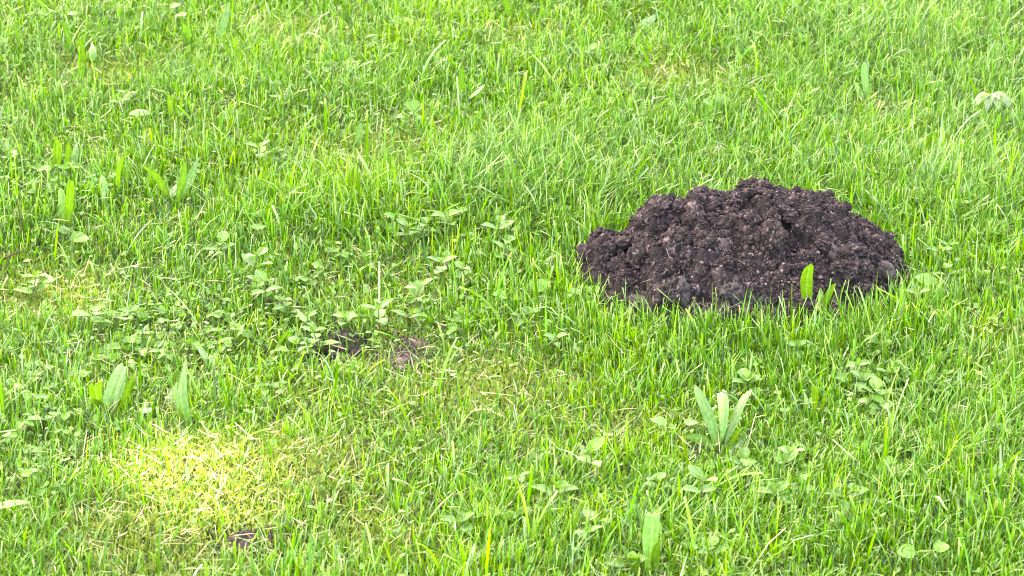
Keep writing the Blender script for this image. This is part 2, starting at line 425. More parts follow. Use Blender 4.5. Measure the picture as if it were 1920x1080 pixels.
# moss cushions between the blades
xy = scatter(13.0); x, y = xy[:, 0], xy[:, 1]; ms = moss_map(x, y)
keep = (rng.random(len(x)) < np.clip((ms - 0.12) * 1.6, 0, 1)) & (foot(x, y) > 1) & (rng.random(len(x)) > bare_map(x, y) * 1.1)
xy = xy[keep]; x, y = xy[:, 0], xy[:, 1]; n = len(x)
mc = np.array([0.170, 0.240, 0.030]) * rng.uniform(.7, 1.25, (n, 1)) + np.array([0.05, 0.0, 0.01]) * rng.random((n, 1))
mv = blades(xy, tz(x, y) + rng.uniform(0, 0.006, n), rng.uniform(0.005, 0.013, n), rng.uniform(0.0010, 0.0024, n), rng.uniform(0, 6.283, n),
            rng.uniform(0, 1.3, n), rng.normal(0.3, 0.6, n), rng.normal(0, .8, n), mc, 3)
o = link("moss", mesh_np("moss", *mv[:2], col=mv[2]), M_MOSS)
tag(o, "yellowish green moss cushions in the thin places of the lawn", "moss", kind="stuff")

# dead grass lying between the blades
xy = scatter(0.8); x, y = xy[:, 0], xy[:, 1]
keep = (rng.random(len(x)) < 0.22 + 0.6 * moss_map(x, y) - .1 * bare_map(x, y)) & (foot(x, y) > 1.0)
xy = xy[keep]; x, y = xy[:, 0], xy[:, 1]; n = len(x)
dc = np.array([0.42, 0.34, 0.19]) * rng.uniform(.5, 1.2, (n, 1))
dv = blades(xy, tz(x, y) + rng.uniform(0.001, 0.020, n), rng.uniform(0.010, 0.036, n), rng.uniform(0.0006, 0.0014, n), rng.uniform(0, 6.283, n),
            rng.normal(1.35, 0.25, n), rng.normal(0.1, 0.35, n), rng.normal(0, .8, n), dc, 3)
o = link("dead_grass", mesh_np("dead_grass", *dv[:2], col=dv[2]), M_DRY)
tag(o, "pale dry grass clippings lying between the green blades", "dead grass", kind="stuff")

# ------------------------------------------------------------------ molehill
def sphere_splat(Z, x0, y0, st, cx, cy, cz, r, TN=None, tn=None):
    ny, nx = Z.shape
    for k, (a, b, c, rr) in enumerate(zip(cx, cy, cz, r)):
        i0 = max(int((a - rr - x0) / st), 0); i1 = min(int((a + rr - x0) / st) + 2, nx)
        j0 = max(int((b - rr - y0) / st), 0); j1 = min(int((b + rr - y0) / st) + 2, ny)
        if i1 <= i0 or j1 <= j0: continue
        xs = x0 + np.arange(i0, i1) * st - a; ys = y0 + np.arange(j0, j1) * st - b
        d = rr * rr - xs[None] ** 2 - ys[:, None] ** 2
        zz = np.where(d > 0, c + np.sqrt(np.maximum(d, 0)), -9)
        if TN is not None: TN[j0:j1, i0:i1] = np.where(zz > Z[j0:j1, i0:i1], tn[k], TN[j0:j1, i0:i1])
        np.maximum(Z[j0:j1, i0:i1], zz, out=Z[j0:j1, i0:i1])

ST = 0.0017
mx0, my0 = -0.225, -0.195
mxs = mx0 + np.arange(int(0.45 / ST)) * ST; mys = my0 + np.arange(int(0.39 / ST)) * ST
MX, MY = np.meshgrid(mxs, mys)
base = mound_raw(MX, MY)
inside_m = np.clip(base / 0.02, 0, 1)
Z0 = base + inside_m * (1 - .6 * np.exp(-(MY / .035) ** 2)) * (0.0110 * fbm(MX, MY, 34, 2, 61) + 0.0080 * fbm(MX, MY, 95, 3, 62) - 0.003)
Z0 += tz(MX + HC[0], MY + HC[1])
Zm = Z0.copy()
def z_at(Zg, x, y):
    i = np.clip(((np.asarray(x) - mx0) / ST).astype(int), 0, Zg.shape[1] - 1); j = np.clip(((np.asarray(y) - my0) / ST).astype(int), 0, Zg.shape[0] - 1)
    return Zg[j, i]
def rand_on_mound(n, lim=0.97):
    p = rng.uniform([-A_W, -A_D], [A_W, A_D], (n * 2, 2))
    f = np.abs(p[:, 0] / A_W) ** 2.3 + (p[:, 1] / A_D) ** 2
    return p[f < lim][:n]
def hill_hit(px, py):
    """where a line of sight first meets the heap, in the heap's coordinates"""
    d = pix_dir(px, py); d = d / np.linalg.norm(d)
    t = np.linspace(3.2, 4.4, 1600); P = CAM[None] + d[None] * t[:, None] - np.array([HC[0], HC[1], 0])[None]
    ok = (np.abs(P[:, 0]) < .22) & (P[:, 1] > my0) & (P[:, 1] < -my0)
    hit = ok & (P[:, 2] <= z_at(Zm, P[:, 0], P[:, 1]))
    k = np.argmax(hit)
    return P[k] if hit.any() else None
def carve():
    for (px, py, rp, dp) in [(1415, 366, 8, .020), (1300, 450, 14, .012), (1182, 480, 13, .014), (1238, 436, 16, .013), (1490, 466, 15, .014), (1432, 408, 13, .010), (1540, 396, 18, .013), (1385, 474, 12, .012), (1610, 455, 16, .014), (1255, 425, 12, .010), (1350, 392, 12, .009), (1470, 430, 12, .010), (1560, 500, 14, .012), (1660, 470, 12, .012), (1210, 540, 14, .012), (1320, 560, 14, .014), (1440, 520, 14, .010), (1250, 520, 10, .009)]:
        h_ = hill_hit(px, py)
        if h_ is None: continue
        r_ = rp * PX
        Zm[...] -= 1.35 * dp * np.exp(-((MX - h_[0]) / r_) ** 2 - ((MY - h_[1] - .006) / (r_ * 1.1)) ** 2)
TNm = np.full(Zm.shape, 0.75)
def grain_tone(g, n):
    u = g.random(n)
    return np.where(u < .62, g.uniform(.38, .95, n), np.where(u < .89, g.uniform(1.1, 2.1, n), g.uniform(2.4, 4.4, n)))
def dry(x, y):
    return 1 + 0.95 * np.exp(-((np.asarray(x) + .01) / .10) ** 2 - ((np.asarray(y) + .12) / .06) ** 2)
for (n, ra, rb, lift) in ((200, .007, .015, -.5), (1500, .0025, .0050, -.6)):
    p = rand_on_mound(n); r = rng.uniform(0, 1, len(p)) ** 1.8 * (rb - ra) + ra
    clump = fbm(p[:, 0], p[:, 1], 45, 2, 63)
    zc = z_at(Zm, p[:, 0], p[:, 1]) + r * (lift + 0.45 * clump)
    sphere_splat(Zm, mx0, my0, ST, p[:, 0], p[:, 1], zc, r, TNm, grain_tone(rng, len(p)) * dry(p[:, 0], p[:, 1]))
    if ra > .005: carve()
hill = empty("molehill", (HC[0], HC[1], 0.0))
tag(hill, "heap of dark crumbly soil thrown up by a mole in the green lawn", "molehill")
mv_ = np.stack([MX, MY, Zm], -1).reshape(-1, 3)
gyy, gxx = np.gradient(Z0, ST); gxx = np.clip(gxx, -1.5, 1.5); gyy = np.clip(gyy, -1.5, 1.5)
nrm = np.stack([-gxx, -gyy, np.ones_like(gxx)], -1).reshape(-1, 3); nrm /= np.linalg.norm(nrm, axis=1)[:, None]
amp = (0.0045 * fbm3(mv_, 120, 3, 801) + 0.0035 * np.abs(fbm3(mv_, 260, 3, 811))) * inside_m.reshape(-1)
mv_ = mv_ + nrm * amp[:, None]
link("soil_mound", mesh_np("soil_mound", mv_, gridq(len(mxs), len(mys)), col=np.repeat(TNm.reshape(-1, 1), 3, 1)), M_SOIL, hill)

def ico(sub):
    bm = bmesh.new(); bmesh.ops.create_icosphere(bm, subdivisions=sub, radius=1)
    v = np.array([q.co[:] for q in bm.verts]); f = np.array([[q.index for q in k.verts] for k in bm.faces]); bm.free()
    return v, f
ICO5, ICOF5 = ico(5); ICO1, ICOF1 = ico(1); ICO2, ICOF2 = ico(2)
def aggregate(seed, nbig=9, nsmall=200, flatz=0.8):
    """a soil clod: crumbs of two sizes grown together"""
    g = np.random.default_rng(seed)
    D = ICO5; rr = np.full(len(D), 0.55); tn = np.full(len(D), .8)
    def add(c, r):
        nonlocal rr, tn
        b = D @ c.T; disc = b * b - (c * c).sum(1)[None] + (r * r)[None]
        t = np.where(disc > 0, b + np.sqrt(np.maximum(disc, 0)), 0); w = t.argmax(1); t = t.max(1)
        tn = np.where(t > rr, grain_tone(g, len(r))[w], tn)
        rr = np.maximum(rr, t)
    c = g.normal(size=(nbig, 3)); c /= np.linalg.norm(c, axis=1)[:, None]; add(c * g.uniform(.30, .52, (nbig, 1)), g.uniform(.28, .52, nbig))
    for (m, a, b) in ((nsmall // 3, .13, .25), (nsmall, .07, .13)):
        k = g.integers(0, len(D), m); add(D[k] * (rr[k] * 0.97)[:, None], g.uniform(a, b, m))
    rr = rr * (1 + .16 * fbm3(D + seed, 2.6, 3, seed) + .12 * fbm3(D + seed, 8, 3, seed + 5)) * (1 + 0.022 * g.normal(size=len(D)))
    v = D * rr[:, None] * np.array([1.0, g.uniform(.75, 1), flatz])
    return v, tn
CLODS = []
for k in range(12):
    av, at_ = aggregate(100 + k, 6 + k % 5, 130 + 10 * k)
    CLODS.append(mesh_np("clod", av, T=ICOF5, col=np.repeat(at_[:, None], 3, 1)))
for m in CLODS: m.materials.append(M_SOIL)
STONES = []
for k in range(4):
    g_ = np.random.default_rng(300 + k)
    pl = g_.normal(size=(12, 3)); pl /= np.linalg.norm(pl, axis=1)[:, None]; dd = g_.uniform(.58, .9, 12)
    v5, at_ = aggregate(320 + k, 7, 110, 1.0); L5 = np.linalg.norm(v5, axis=1); d5 = v5 / L5[:, None]
    t = np.min(np.where(d5 @ pl.T > 0.05, dd[None] / np.maximum(d5 @ pl.T, 0.05), 9), axis=1)
    t = np.minimum(t * 1.05, L5 * 1.1) * (1 + .14 * fbm3(d5 + k, 6, 4, 430 + k))
    STONES.append(mesh_np("stone", d5 * t[:, None], T=ICOF5)); STONES[-1].materials.append(M_STONE)
def put_clod(loc, r, me, name="clod", sc=(1, 1, 1), rot=None):
    o = bpy.data.objects.new(name, me); COL.objects.link(o); o.parent = hill
    o.location = loc; o.scale = (r * sc[0], r * sc[1], r * sc[2])
    o.rotation_euler = rot if rot is not None else rng.uniform(0, 6.283, 3)
    return o
# lumps along the skyline and the big ones on the front, placed where they sit on the heap
for (px, py, rp, sx, sz) in [(1136, 447, 22, 1, 1), (1108, 476, 24, 1, 1.1), (1172, 444, 17, 1.2, .8), (1213, 396, 20, 1, 1), (1238, 376, 18, 1.2, .9), (1278, 376, 14, 1.2, .8),
                         (1307, 362, 18, .9, 1.1), (1330, 372, 16, 1.2, .8), (1386, 360, 17, 1, .9), (1402, 353, 13, 1, .8), (1440, 358, 20, 1.2, .85), (1425, 350, 11, 1.2, .7), (1475, 369, 18, 1.3, .8), (1512, 377, 20, 1.3, .7),
                         (1548, 386, 22, 1.5, .5), (1590, 417, 20, 1, 1), (1575, 398, 14, 1, .8), (1618, 436, 20, 1.2, .9), (1645, 443, 17, 1, .9), (1672, 475, 19, 1, 1), (1692, 494, 11, 1, 1), (1150, 505, 20, 1, 1),
                         (1250, 410, 22, 1.2, .8), (1352, 420, 22, 1.1, .9), (1408, 440, 19, 1, 1), (1470, 395, 21, 1.2, .8), (1500, 425, 20, 1, 1), (1545, 450, 22, 1.3, .8), (1390, 470, 20, 1, .9), (1300, 450, 18, 1, .9), (1590, 470, 20, 1.2, .8), (1620, 500, 16, 1.3, .7)]:
    r = rp * PX * 1.35
    crest = py < np.interp(px, sil[:, 0], sil[:, 1]) + 22
    p = hill_hit(px, py + 4)
    if p is None or crest:
        q = at_depth(px, py + rp * .75, HC[1] - .012); p = q - np.array([HC[0], HC[1], 0]) - np.array([0, .3 * r, -.15 * r])
    put_clod(p + np.array([0, 0.3 * r, -0.15 * r]), r, CLODS[int(rng.integers(12))], sc=(sx, 1, sz), rot=(rng.uniform(-.5, .5), rng.uniform(-.4, .4), rng.uniform(0, 6.28)) if sz >= .8 else (0.1, 0.18, 0.0))
for k2, p2 in enumerate(rand_on_mound(212, 1.03)):
    r = 0.0048 + 0.0085 * rng.random() ** 2.0 + (0.003 if p2[1] < -0.08 else 0)
    if k2 < 55: r = rng.uniform(.011, .017)
    if k2 < 26: r = rng.uniform(.016, .024)
    if p2[1] > -.03: r = min(r, .0075)
    put_clod((p2[0], p2[1], float(z_at(Zm, p2[0], p2[1])) + (0 if k2 < 26 else .15 if k2 < 55 else -.1) * r), r, CLODS[int(rng.integers(12))])
for k in range(34):
    a_ = rng.uniform(math.pi * .9, math.pi * 2.1); q_ = 1.0 + abs(rng.normal(0, .12)); r = rng.uniform(.0035, .008)
    x_, y_ = math.cos(a_) * A_W * q_, math.sin(a_) * A_D * q_
    put_clod((x_, y_, float(tz(x_ + HC[0], y_ + HC[1])) + r * .6 + .004), r, CLODS[int(rng.integers(12))])
for (px, py, rp, sx, sz) in [(1276, 550, 24, .95, 1.1), (1372, 545, 30, 1.3, .9), (1311, 506, 12, .8, 1.2), (1288, 500, 8, 1, 1), (1213, 576, 24, 1.4, .6), (1282, 524, 5, .8, 1.3), (1661, 508, 20, 1.2, .7), (1425, 560, 20, 1.3, .7), (1236, 545, 12, 1.2, .7)]:
    p = hill_hit(px, py)
    if p is None: p = ground(px, py) - np.array([HC[0], HC[1], 0])
    put_clod(p + np.array([0, 0.25 * rp * PX, 0]), rp * PX * 1.2, STONES[int(rng.integers(4))], "stone", (sx, .9, sz), (rng.uniform(-.3, .3), rng.uniform(-.3, .3), rng.uniform(0, 6.28)))

# loose crumbs, uncountable
def crumbs(p, z, r, ic, icf):
    n = len(p); m = len(ic)
    ph = rng.uniform(0, 6.28, (n, 1, 3)); fr = rng.uniform(2.2, 4.5, (n, 1, 3))
    lump = 1 + .17 * np.sin(ic[None] * fr + ph).sum(2, keepdims=True) / 1.6 + rng.normal(0, .07, (n, m, 1))
    v = ic[None] * r[:, None, None] * lump * rng.uniform(.75, 1.2, (n, 1, 3))
    v[:, :, 0] += p[:, 0, None]; v[:, :, 1] += p[:, 1, None]; v[:, :, 2] += z[:, None]
    f = (icf[None] + (np.arange(n) * m)[:, None, None]).reshape(-1, 3)
    tc = np.repeat(grain_tone(rng, n) * dry(p[:, 0], p[:, 1]), m) * rng.uniform(.85, 1.15, n * m)
    return v.reshape(-1, 3), f, np.repeat(tc[:, None], 3, 1)
p = rand_on_mound(13000, 1.05)
a_ = rng.uniform(0, 6.283, 1500); q_ = rng.uniform(.98, 1.02, 1500) + np.abs(rng.normal(0, .10, 1500))
p = np.concatenate([p, np.stack([np.cos(a_) * q_ * A_W, np.sin(a_) * q_ * A_D], -1)])
r = 0.0008 + 0.0019 * rng.random(len(p)) ** 2
zz = np.where(foot(p[:, 0] + HC[0], p[:, 1] + HC[1]) < 1.02, z_at(Zm, p[:, 0], p[:, 1]) + .002 + r * .5, tz(p[:, 0] + HC[0], p[:, 1] + HC[1]) + rng.uniform(.001, .012, len(p)))
mA = crumbs(p, zz, r, ICO1, ICOF1)
o = link("soil_crumbs", mesh_np("soil_crumbs", mA[0], T=mA[1], col=mA[2], smooth=False), M_SOIL, hill); tag(o, kind="stuff")
# the smaller clods past the first three hundred: one part
p = rand_on_mound(2300, 1.06); cl2 = fbm(p[:, 0], p[:, 1], 45, 2, 63)
r = (0.0026 + 0.0042 * rng.random(len(p)) ** 2.0) * (1 + .4 * cl2)
me = bpy.data.meshes.new("small_clods"); me.vertices.add(len(p))
me.vertices.foreach_set("co", np.stack([p[:, 0], p[:, 1], z_at(Zm, p[:, 0], p[:, 1]) + r * (.15 + .6 * cl2)], -1).astype(np.float32).ravel())
at_ = me.attributes.new("size", 'FLOAT', 'POINT'); at_.data.foreach_set("value", r.astype(np.float32))
at_ = me.attributes.new("turn", 'FLOAT_VECTOR', 'POINT'); at_.data.foreach_set("vector", rng.uniform(0, 6.283, (len(p), 3)).astype(np.float32).ravel())
o = link("small_clods", me, M_SOIL, hill); tag(o, kind="stuff")
ng = bpy.data.node_groups.new("clod_spread", 'GeometryNodeTree')
ng.interface.new_socket("Geometry", in_out='INPUT', socket_type='NodeSocketGeometry'); ng.interface.new_socket("Geometry", in_out='OUTPUT', socket_type='NodeSocketGeometry')
N = ng.nodes.new; K = ng.links.new
gi = N("NodeGroupInput"); go = N("NodeGroupOutput"); jn = N("GeometryNodeJoinGeometry")
seen = set()
for ch in [c for c in hill.children if c.name.startswith("clod")]:
    if ch.data.name in seen or len(seen) >= 8: continue
    seen.add(ch.data.name)
    oi = N("GeometryNodeObjectInfo"); oi.inputs[0].default_value = ch; oi.inputs["As Instance"].default_value = True; K(oi.outputs["Geometry"], jn.inputs[0])
iop = N("GeometryNodeInstanceOnPoints"); iop.inputs["Pick Instance"].default_value = True
K(gi.outputs[0], iop.inputs[0]); K(jn.outputs[0], iop.inputs["Instance"])
na = N("GeometryNodeInputNamedAttribute"); na.data_type = 'FLOAT'; na.inputs[0].default_value = "size"
nb = N("GeometryNodeInputNamedAttribute"); nb.data_type = 'FLOAT_VECTOR'; nb.inputs[0].default_value = "turn"
K(na.outputs[0], iop.inputs["Scale"]); K(nb.outputs[0], iop.inputs["Rotation"])
K(iop.outputs[0], go.inputs[0])
md = o.modifiers.new("spread", 'NODES'); md.node_group = ng

def tube(pts, r0, r1, seg=6):
    pts = np.asarray(pts, float); n = len(pts); T = np.gradient(pts, axis=0); T /= np.linalg.norm(T, axis=1)[:, None] + 1e-9
    a = np.cross(T, [0.3, 0.2, 0.93]); a /= np.linalg.norm(a, axis=1)[:, None] + 1e-9; b = np.cross(T, a)
    rr = np.linspace(r0, r1, n); th = np.arange(seg) * 2 * math.pi / seg
    v = pts[:, None] + rr[:, None, None] * (np.cos(th)[None, :, None] * a[:, None] + np.sin(th)[None, :, None] * b[:, None])
    q = []
    for i in range(n - 1):
        for k in range(seg): q.append((i * seg + k, i * seg + (k + 1) % seg, (i + 1) * seg + (k + 1) % seg, (i + 1) * seg + k))
    v = v.reshape(-1, 3); T3 = []
    v = np.concatenate([v, pts[:1], pts[-1:]]); m = n * seg
    for k in range(seg): T3.append((m, (k + 1) % seg, k)); T3.append((m + 1, (n - 1) * seg + k, (n - 1) * seg + (k + 1) % seg))
    return v, np.array(q), np.array(T3)
def smooth_path(pts, n=24):
    pts = np.asarray(pts, float); t = np.linspace(0, 1, len(pts)); s = np.linspace(0, 1, n)
    k = np.stack([np.interp(s, t, pts[:, i]) for i in range(3)], -1)
    for _ in range(3): k[1:-1] = (k[:-2] + 2 * k[1:-1] + k[2:]) / 4
    return k
ROOTS = [([(1245, 449), (1250, 470), (1257, 490), (1258, 504), (1240, 515), (1222, 524), (1200, 532)], 1.5), ([(1253, 470), (1266, 463), (1274, 458)], .8),
         ([(1174, 424), (1180, 434), (1183, 442), (1181, 452)], .9), ([(1338, 442), (1334, 450), (1329, 455)], .9), ([(1361, 466), (1355, 480), (1350, 486)], .8),
         ([(1385, 490), (1398, 498), (1402, 508)], 1.1), ([(1675, 466), (1680, 478), (1680, 489), (1665, 494), (1650, 500)], 1.2), ([(1181, 476), (1176, 490), (1173, 502)], .7), ([(1424, 356), (1425, 362), (1421, 368)], .8), ([(1452, 440), (1446, 447), (1437, 450)], .7)]
for (pp, wpx) in ROOTS:
    P = []
    for (a, b) in pp:
        h_ = hill_hit(a, b)
        if h_ is not None: P.append(h_ + np.array([0, -0.0035, 0.0025]))
    if len(P) < 2: continue
    P = smooth_path(P); P += rng.normal(0, .0004, P.shape)
    v, q, t = tube(P, wpx * PX * .75, wpx * PX * .45)
    link("root", mesh_np("root", v, q, t), M_ROOT, hill)

# ------------------------------------------------------------------ bare places in the lawn
def bare_patch(px, py, rx, ry, label, seed, name="bare_soil"):
    c = ground(px, py); s = mpp(c); rx = rx * s; ry = ry * s / math.sin(PITCH); st = 0.0022
    xs = np.arange(-rx, rx, st); ys = np.arange(-ry, ry, st); X, Y = np.meshgrid(xs, ys)
    e = np.sqrt((X / rx) ** 2 + (Y / ry) ** 2) * (1 + .2 * fbm(X, Y, 30, 2, seed))
    Zp = tz(X + c[0], Y + c[1]) + (0.001 if seed == 903 else 0.006) * (1 - e ** 2) + .004 * fbm(X, Y, 70, 3, seed + 3) * (e < 1)
    gl = np.random.default_rng(seed); n = int(rx * ry * 4 / 1.6e-5)
    bx = gl.uniform(-rx, rx, n); by = gl.uniform(-ry, ry, n); rr = .0015 + .006 * gl.random(n) ** 2.5
    ok = (bx / rx) ** 2 + (by / ry) ** 2 < .85; bx, by, rr = bx[ok], by[ok], rr[ok]
    ii = ((bx + rx) / st).astype(int).clip(0, len(xs) - 1); jj = ((by + ry) / st).astype(int).clip(0, len(ys) - 1)
    TP = np.full(Zp.shape, .8); sphere_splat(Zp, -rx, -ry, st, bx, by, Zp[jj, ii] - .15 * rr, rr, TP, grain_tone(gl, len(bx)) * (.5 if seed == 903 else .9 if seed == 902 else 1.5))
    V = np.stack([X + c[0], Y + c[1], Zp], -1).reshape(-1, 3)
    o = link(name, mesh_np(name, V, gridq(len(xs), len(ys)), col=np.repeat(TP.reshape(-1, 1), 3, 1)), M_SOIL)
    return tag(o, label, "soil", kind="stuff")
bare_patch(757, 670, 52, 34, "bare brown soil with dead roots below the oval-leaved weeds", 901)
bare_patch(640, 655, 58, 24, "shaded hollow of bare soil under overhanging weeds", 902)
bare_patch(455, 1022, 80, 26, "dark bare soil spot in the moss at the bottom left", 903)
bare_patch(700, -2, 26, 10, "dark soil spot at the top edge of the picture", 904)

# dead roots over the bare place
for k in range(46):
    a = rng.uniform(0, 6.283); rad = rng.random() ** .5
    c = ground(757 + 48 * rad * math.cos(a), 672 + 34 * rad * math.sin(a))
    L_ = rng.uniform(.012, .035); th = rng.normal(0.9, .7)
    pts = smooth_path([c + np.array([0, 0, .009]), c + np.array([math.cos(th) * L_ * .5, math.sin(th) * L_ * .5, .012 + rng.uniform(0, .006)]), c + np.array([math.cos(th + .4) * L_, math.sin(th + .4) * L_, .007])], 6)
    if k == 0: acc = []
    acc.append((pts, rng.uniform(.0005, .0010)))
VV, QQ, TT, oo = [], [], [], 0
for (pts, r_) in acc:
    v, q, t = tube(pts, r_, r_ * .6, 4); VV.append(v); QQ.append(q + oo); TT.append(t + oo); oo += len(v)
VV = np.concatenate(VV)
o = link("dead_roots", mesh_np("dead_roots", VV, np.concatenate(QQ), np.concatenate(TT), col=np.tile(np.array([[.12, .085, .065]]), (len(VV), 1))), M_DRY)
tag(o, "tangle of pale dead root threads on the bare brown soil", "dead roots", kind="stuff")

# ------------------------------------------------------------------ leaves
def prof(kind, s):
    if kind == 'lance': return np.clip(np.sin(math.pi * np.clip(s * .96 + .04, 0, 1) ** 0.85) ** 0.9, 0.10, 1) * np.where(s > .985, .3, 1)
    if kind == 'blunt': return np.clip(np.sin(math.pi * (s * .80 + .03)) ** .8, 0.12, 1) * np.sqrt(np.clip(1 - np.clip((s - .86) / .14, 0, 1) ** 2, .02, 1))
    if kind == 'cut': return np.clip(np.sin(math.pi * (s * .60 + .03)) ** .8, 0.12, 1)
    if kind == 'oval': return np.clip(np.sin(math.pi * np.clip(s, 0.02, .995) ** .80) ** .95, .04, 1) * np.where(s < .10, .35, 1)
    if kind == 'round': return np.sqrt(np.clip(1 - (2 * s - 1) ** 2, .03, 1)) ** .85
    return np.ones_like(s)

def leaf_geo(p0, p1, p2, wv, width, kind='lance', nl=14, nw=9, ribs=2.5, ribamp=0.0006, fold=0.18, tone=(.12, .25, .03), wave=0.0, seed=0, scallop=0, twist=0.0):
    """a leaf along a curve p0-p1-p2 with width vector wv, ribbed and folded along its midrib"""
    g = np.random.default_rng(seed)
    s = np.linspace(0, 1, nl); p0, p1, p2 = map(np.asarray, (p0, p1, p2))
    P = ((1 - s) ** 2)[:, None] * p0 + (2 * s * (1 - s))[:, None] * p1 + (s ** 2)[:, None] * p2
    T = np.gradient(P, axis=0); T /= np.linalg.norm(T, axis=1)[:, None] + 1e-9
    wv = np.asarray(wv, float); Wd = wv[None] - (T @ wv)[:, None] * T; Wd /= np.linalg.norm(Wd, axis=1)[:, None] + 1e-9
    Nn = np.cross(T, Wd)
    if twist:
        ca, sa = np.cos(twist * s)[:, None], np.sin(twist * s)[:, None]; Wd = Wd * ca + Nn * sa; Nn = np.cross(T, Wd)
    v = np.linspace(-1, 1, nw)
    hw = prof(kind, s) * width * .5
    if scallop: hw = hw * (1 + .07 * np.cos(s * scallop * 6.283))
    Vx = P[:, None] + Wd[:, None] * (hw[:, None] * v[None])[..., None]
    off = -fold * hw[:, None] * (1 - np.abs(v)[None]) + ribamp * np.cos(v * ribs * 2 * math.pi)[None] * np.minimum(1, hw / (hw.max() + 1e-9))[:, None]
    off = off + wave * np.sin(s * 9 + g.uniform(0, 6))[:, None] * (np.abs(v) ** 2)[None] * width
    Vx = Vx + Nn[:, None] * off[..., None]
    if kind == 'cut':
        Vx[-1] += T[-1][None] * (g.uniform(-.28, .22, nw) * width)[:, None]
    rib = 0.5 + 0.5 * np.cos(v * ribs * 2 * math.pi)
    C = np.asarray(tone)[None, None] * (1 + .22 * rib[None, :, None] + .10 * g.normal(size=(nl, 1, 1)) * .5) * np.ones((nl, nw, 1))
    C[:, nw // 2] = C[:, nw // 2] * .7 + np.array([.22, .30, .10]) * .3
    if kind == 'cut': C[-1] = C[-1] * .4 + np.array([.35, .28, .16]) * .6
    return Vx.reshape(-1, 3), gridq(nw, nl), C.reshape(-1, 3)

TONE = {'y': (.085, .180, .010), 'g': (.075, .180, .018), 'p': (.100, .205, .045), 'b': (.095, .205, .040), 'w': (.26, .35, .15), 'l': (.088, .195, .018)}

def px_seed(b): return b[0] * 3 + b[1]
def hero_plant(name, label, cat, base, leaves, kind='lance', group=None):
    """base: photograph position of the root; leaves: (root px, tip px, width px, lean in depth m, tone, shape)"""
    b = ground(*base); o = empty(name, (b[0], b[1], b[2])); tag(o, label, cat, group)
    for k, lf in enumerate(leaves):
        (r0, t0, wp, dy, tone) = lf[:5]; kd = lf[5] if len(lf) > 5 else kind; roll = lf[6] if len(lf) > 6 else float(rng.uniform(-.5, .5))
        g0 = ground(*r0) if r0[1] > base[1] - 40 else b
        pr = ground(*r0); pr = np.array([pr[0], min(max(pr[1], b[1] - .03), b[1] + .05), 0]); 
        pr = at_depth(r0[0], r0[1], b[1]) if abs(r0[1] - base[1]) < 60 else pr
        tip = at_depth(t0[0], t0[1], b[1] + dy)
        wd = wp * mpp(tip)
        ax = tip - pr; mid = (pr + tip) / 2 + np.array([rng.normal(0, .07) * np.linalg.norm(ax), -0.45 * dy, (0.10 + .10 * rng.random()) * np.linalg.norm(ax)])
        a = ax / np.linalg.norm(ax)
        wv = np.array([1, 0, 0]) - a[0] * a
        if np.linalg.norm(wv) < .35: wv = np.cross(a, [0, -.4, .9])
        wv /= np.linalg.norm(wv); nn = np.cross(a, wv)
        wv = wv * math.cos(roll) + nn * math.sin(roll)
        v, q, c = leaf_geo(pr - b, mid - b, tip - b, wv, wd * .86, kd, nl=18, tone=np.array(TONE[tone]) * rng.uniform(.85, 1.1), seed=k + 7 + int(px_seed(base)), wave=.07 if kd != 'oval' else .04, fold=rng.uniform(.12, .4), twist=rng.normal(0, .45))
        link("leaf", mesh_np("leaf", v, q, col=c), M_LEAF, o)
    return o

PL = 'plantain'
hero_plant("plantain_plant", "plantain with pale ribbed leaves and a folded yellow-green leaf, lower left", PL, (200, 785),
  [((188, 782), (178, 716), 30, -.015, 'y', 'cut', .3), ((190, 778), (229, 680), 26, .06, 'p', 'blunt', .2), ((213, 772), (237, 686), 20, .06, 'p', 'blunt', -.2), ((228, 765), (252, 702), 15, -.02, 'y', 'lance', .5), ((205, 790), (165, 748), 20, -.02, 'y'), ((215, 788), (240, 762), 24, .03, 'b', 'oval')])
hero_plant("plantain_plant", "plantain with one tall upright grey-green lance leaf, left of the centre bottom", PL, (357, 812),
  [((357, 810), (349, 670), 34, .05, 'p', 'lance', -.15), ((352, 812), (336, 762), 15, -.01, 'g'), ((365, 815), (400, 790), 14, .02, 'l'), ((345, 812), (322, 775), 16, .03, 'b')])
hero_plant("plantain_plant", "plantain with a broad drooping striped leaf and a small white-backed leaf", PL, (412, 700),
  [((408, 698), (371, 643), 40, .05, 'p', 'blunt', .2), ((415, 700), (433, 675), 26, .04, 'w', 'oval'), ((418, 704), (432, 700), 16, .02, 'b', 'oval')])
hero_plant("broad_leaf", "single cupped white-green leaf between the two lower left plantains", 'leaf', (283, 800), [((262, 772), (285, 765), 30, .02, 'w', 'oval', .2)])
hero_plant("broad_leaf", "small curled pale leaf standing left of the tall lance leaf", 'leaf', (322, 770), [((320, 770), (331, 716), 22, .03, 'w', 'oval', .2)])
hero_plant("plantain_plant", "plantain with three pale strap leaves, right of centre below the molehill", PL, (1350, 848),
  [((1345, 846), (1303, 722), 26, .05, 'p', 'blunt', .15), ((1352, 828), (1354, 736), 24, .06, 'p', 'cut', .2), ((1360, 832), (1402, 735), 24, .06, 'p', 'cut', -.2), ((1340, 842), (1280, 818), 24, -.01, 'p', 'oval', .4), ((1345, 848), (1380, 826), 24, .02, 'p', 'oval', .1), ((1368, 850), (1402, 822), 20, .02, 'w', 'cut', .3), ((1365, 850), (1396, 800), 16, -.02, 'y')])
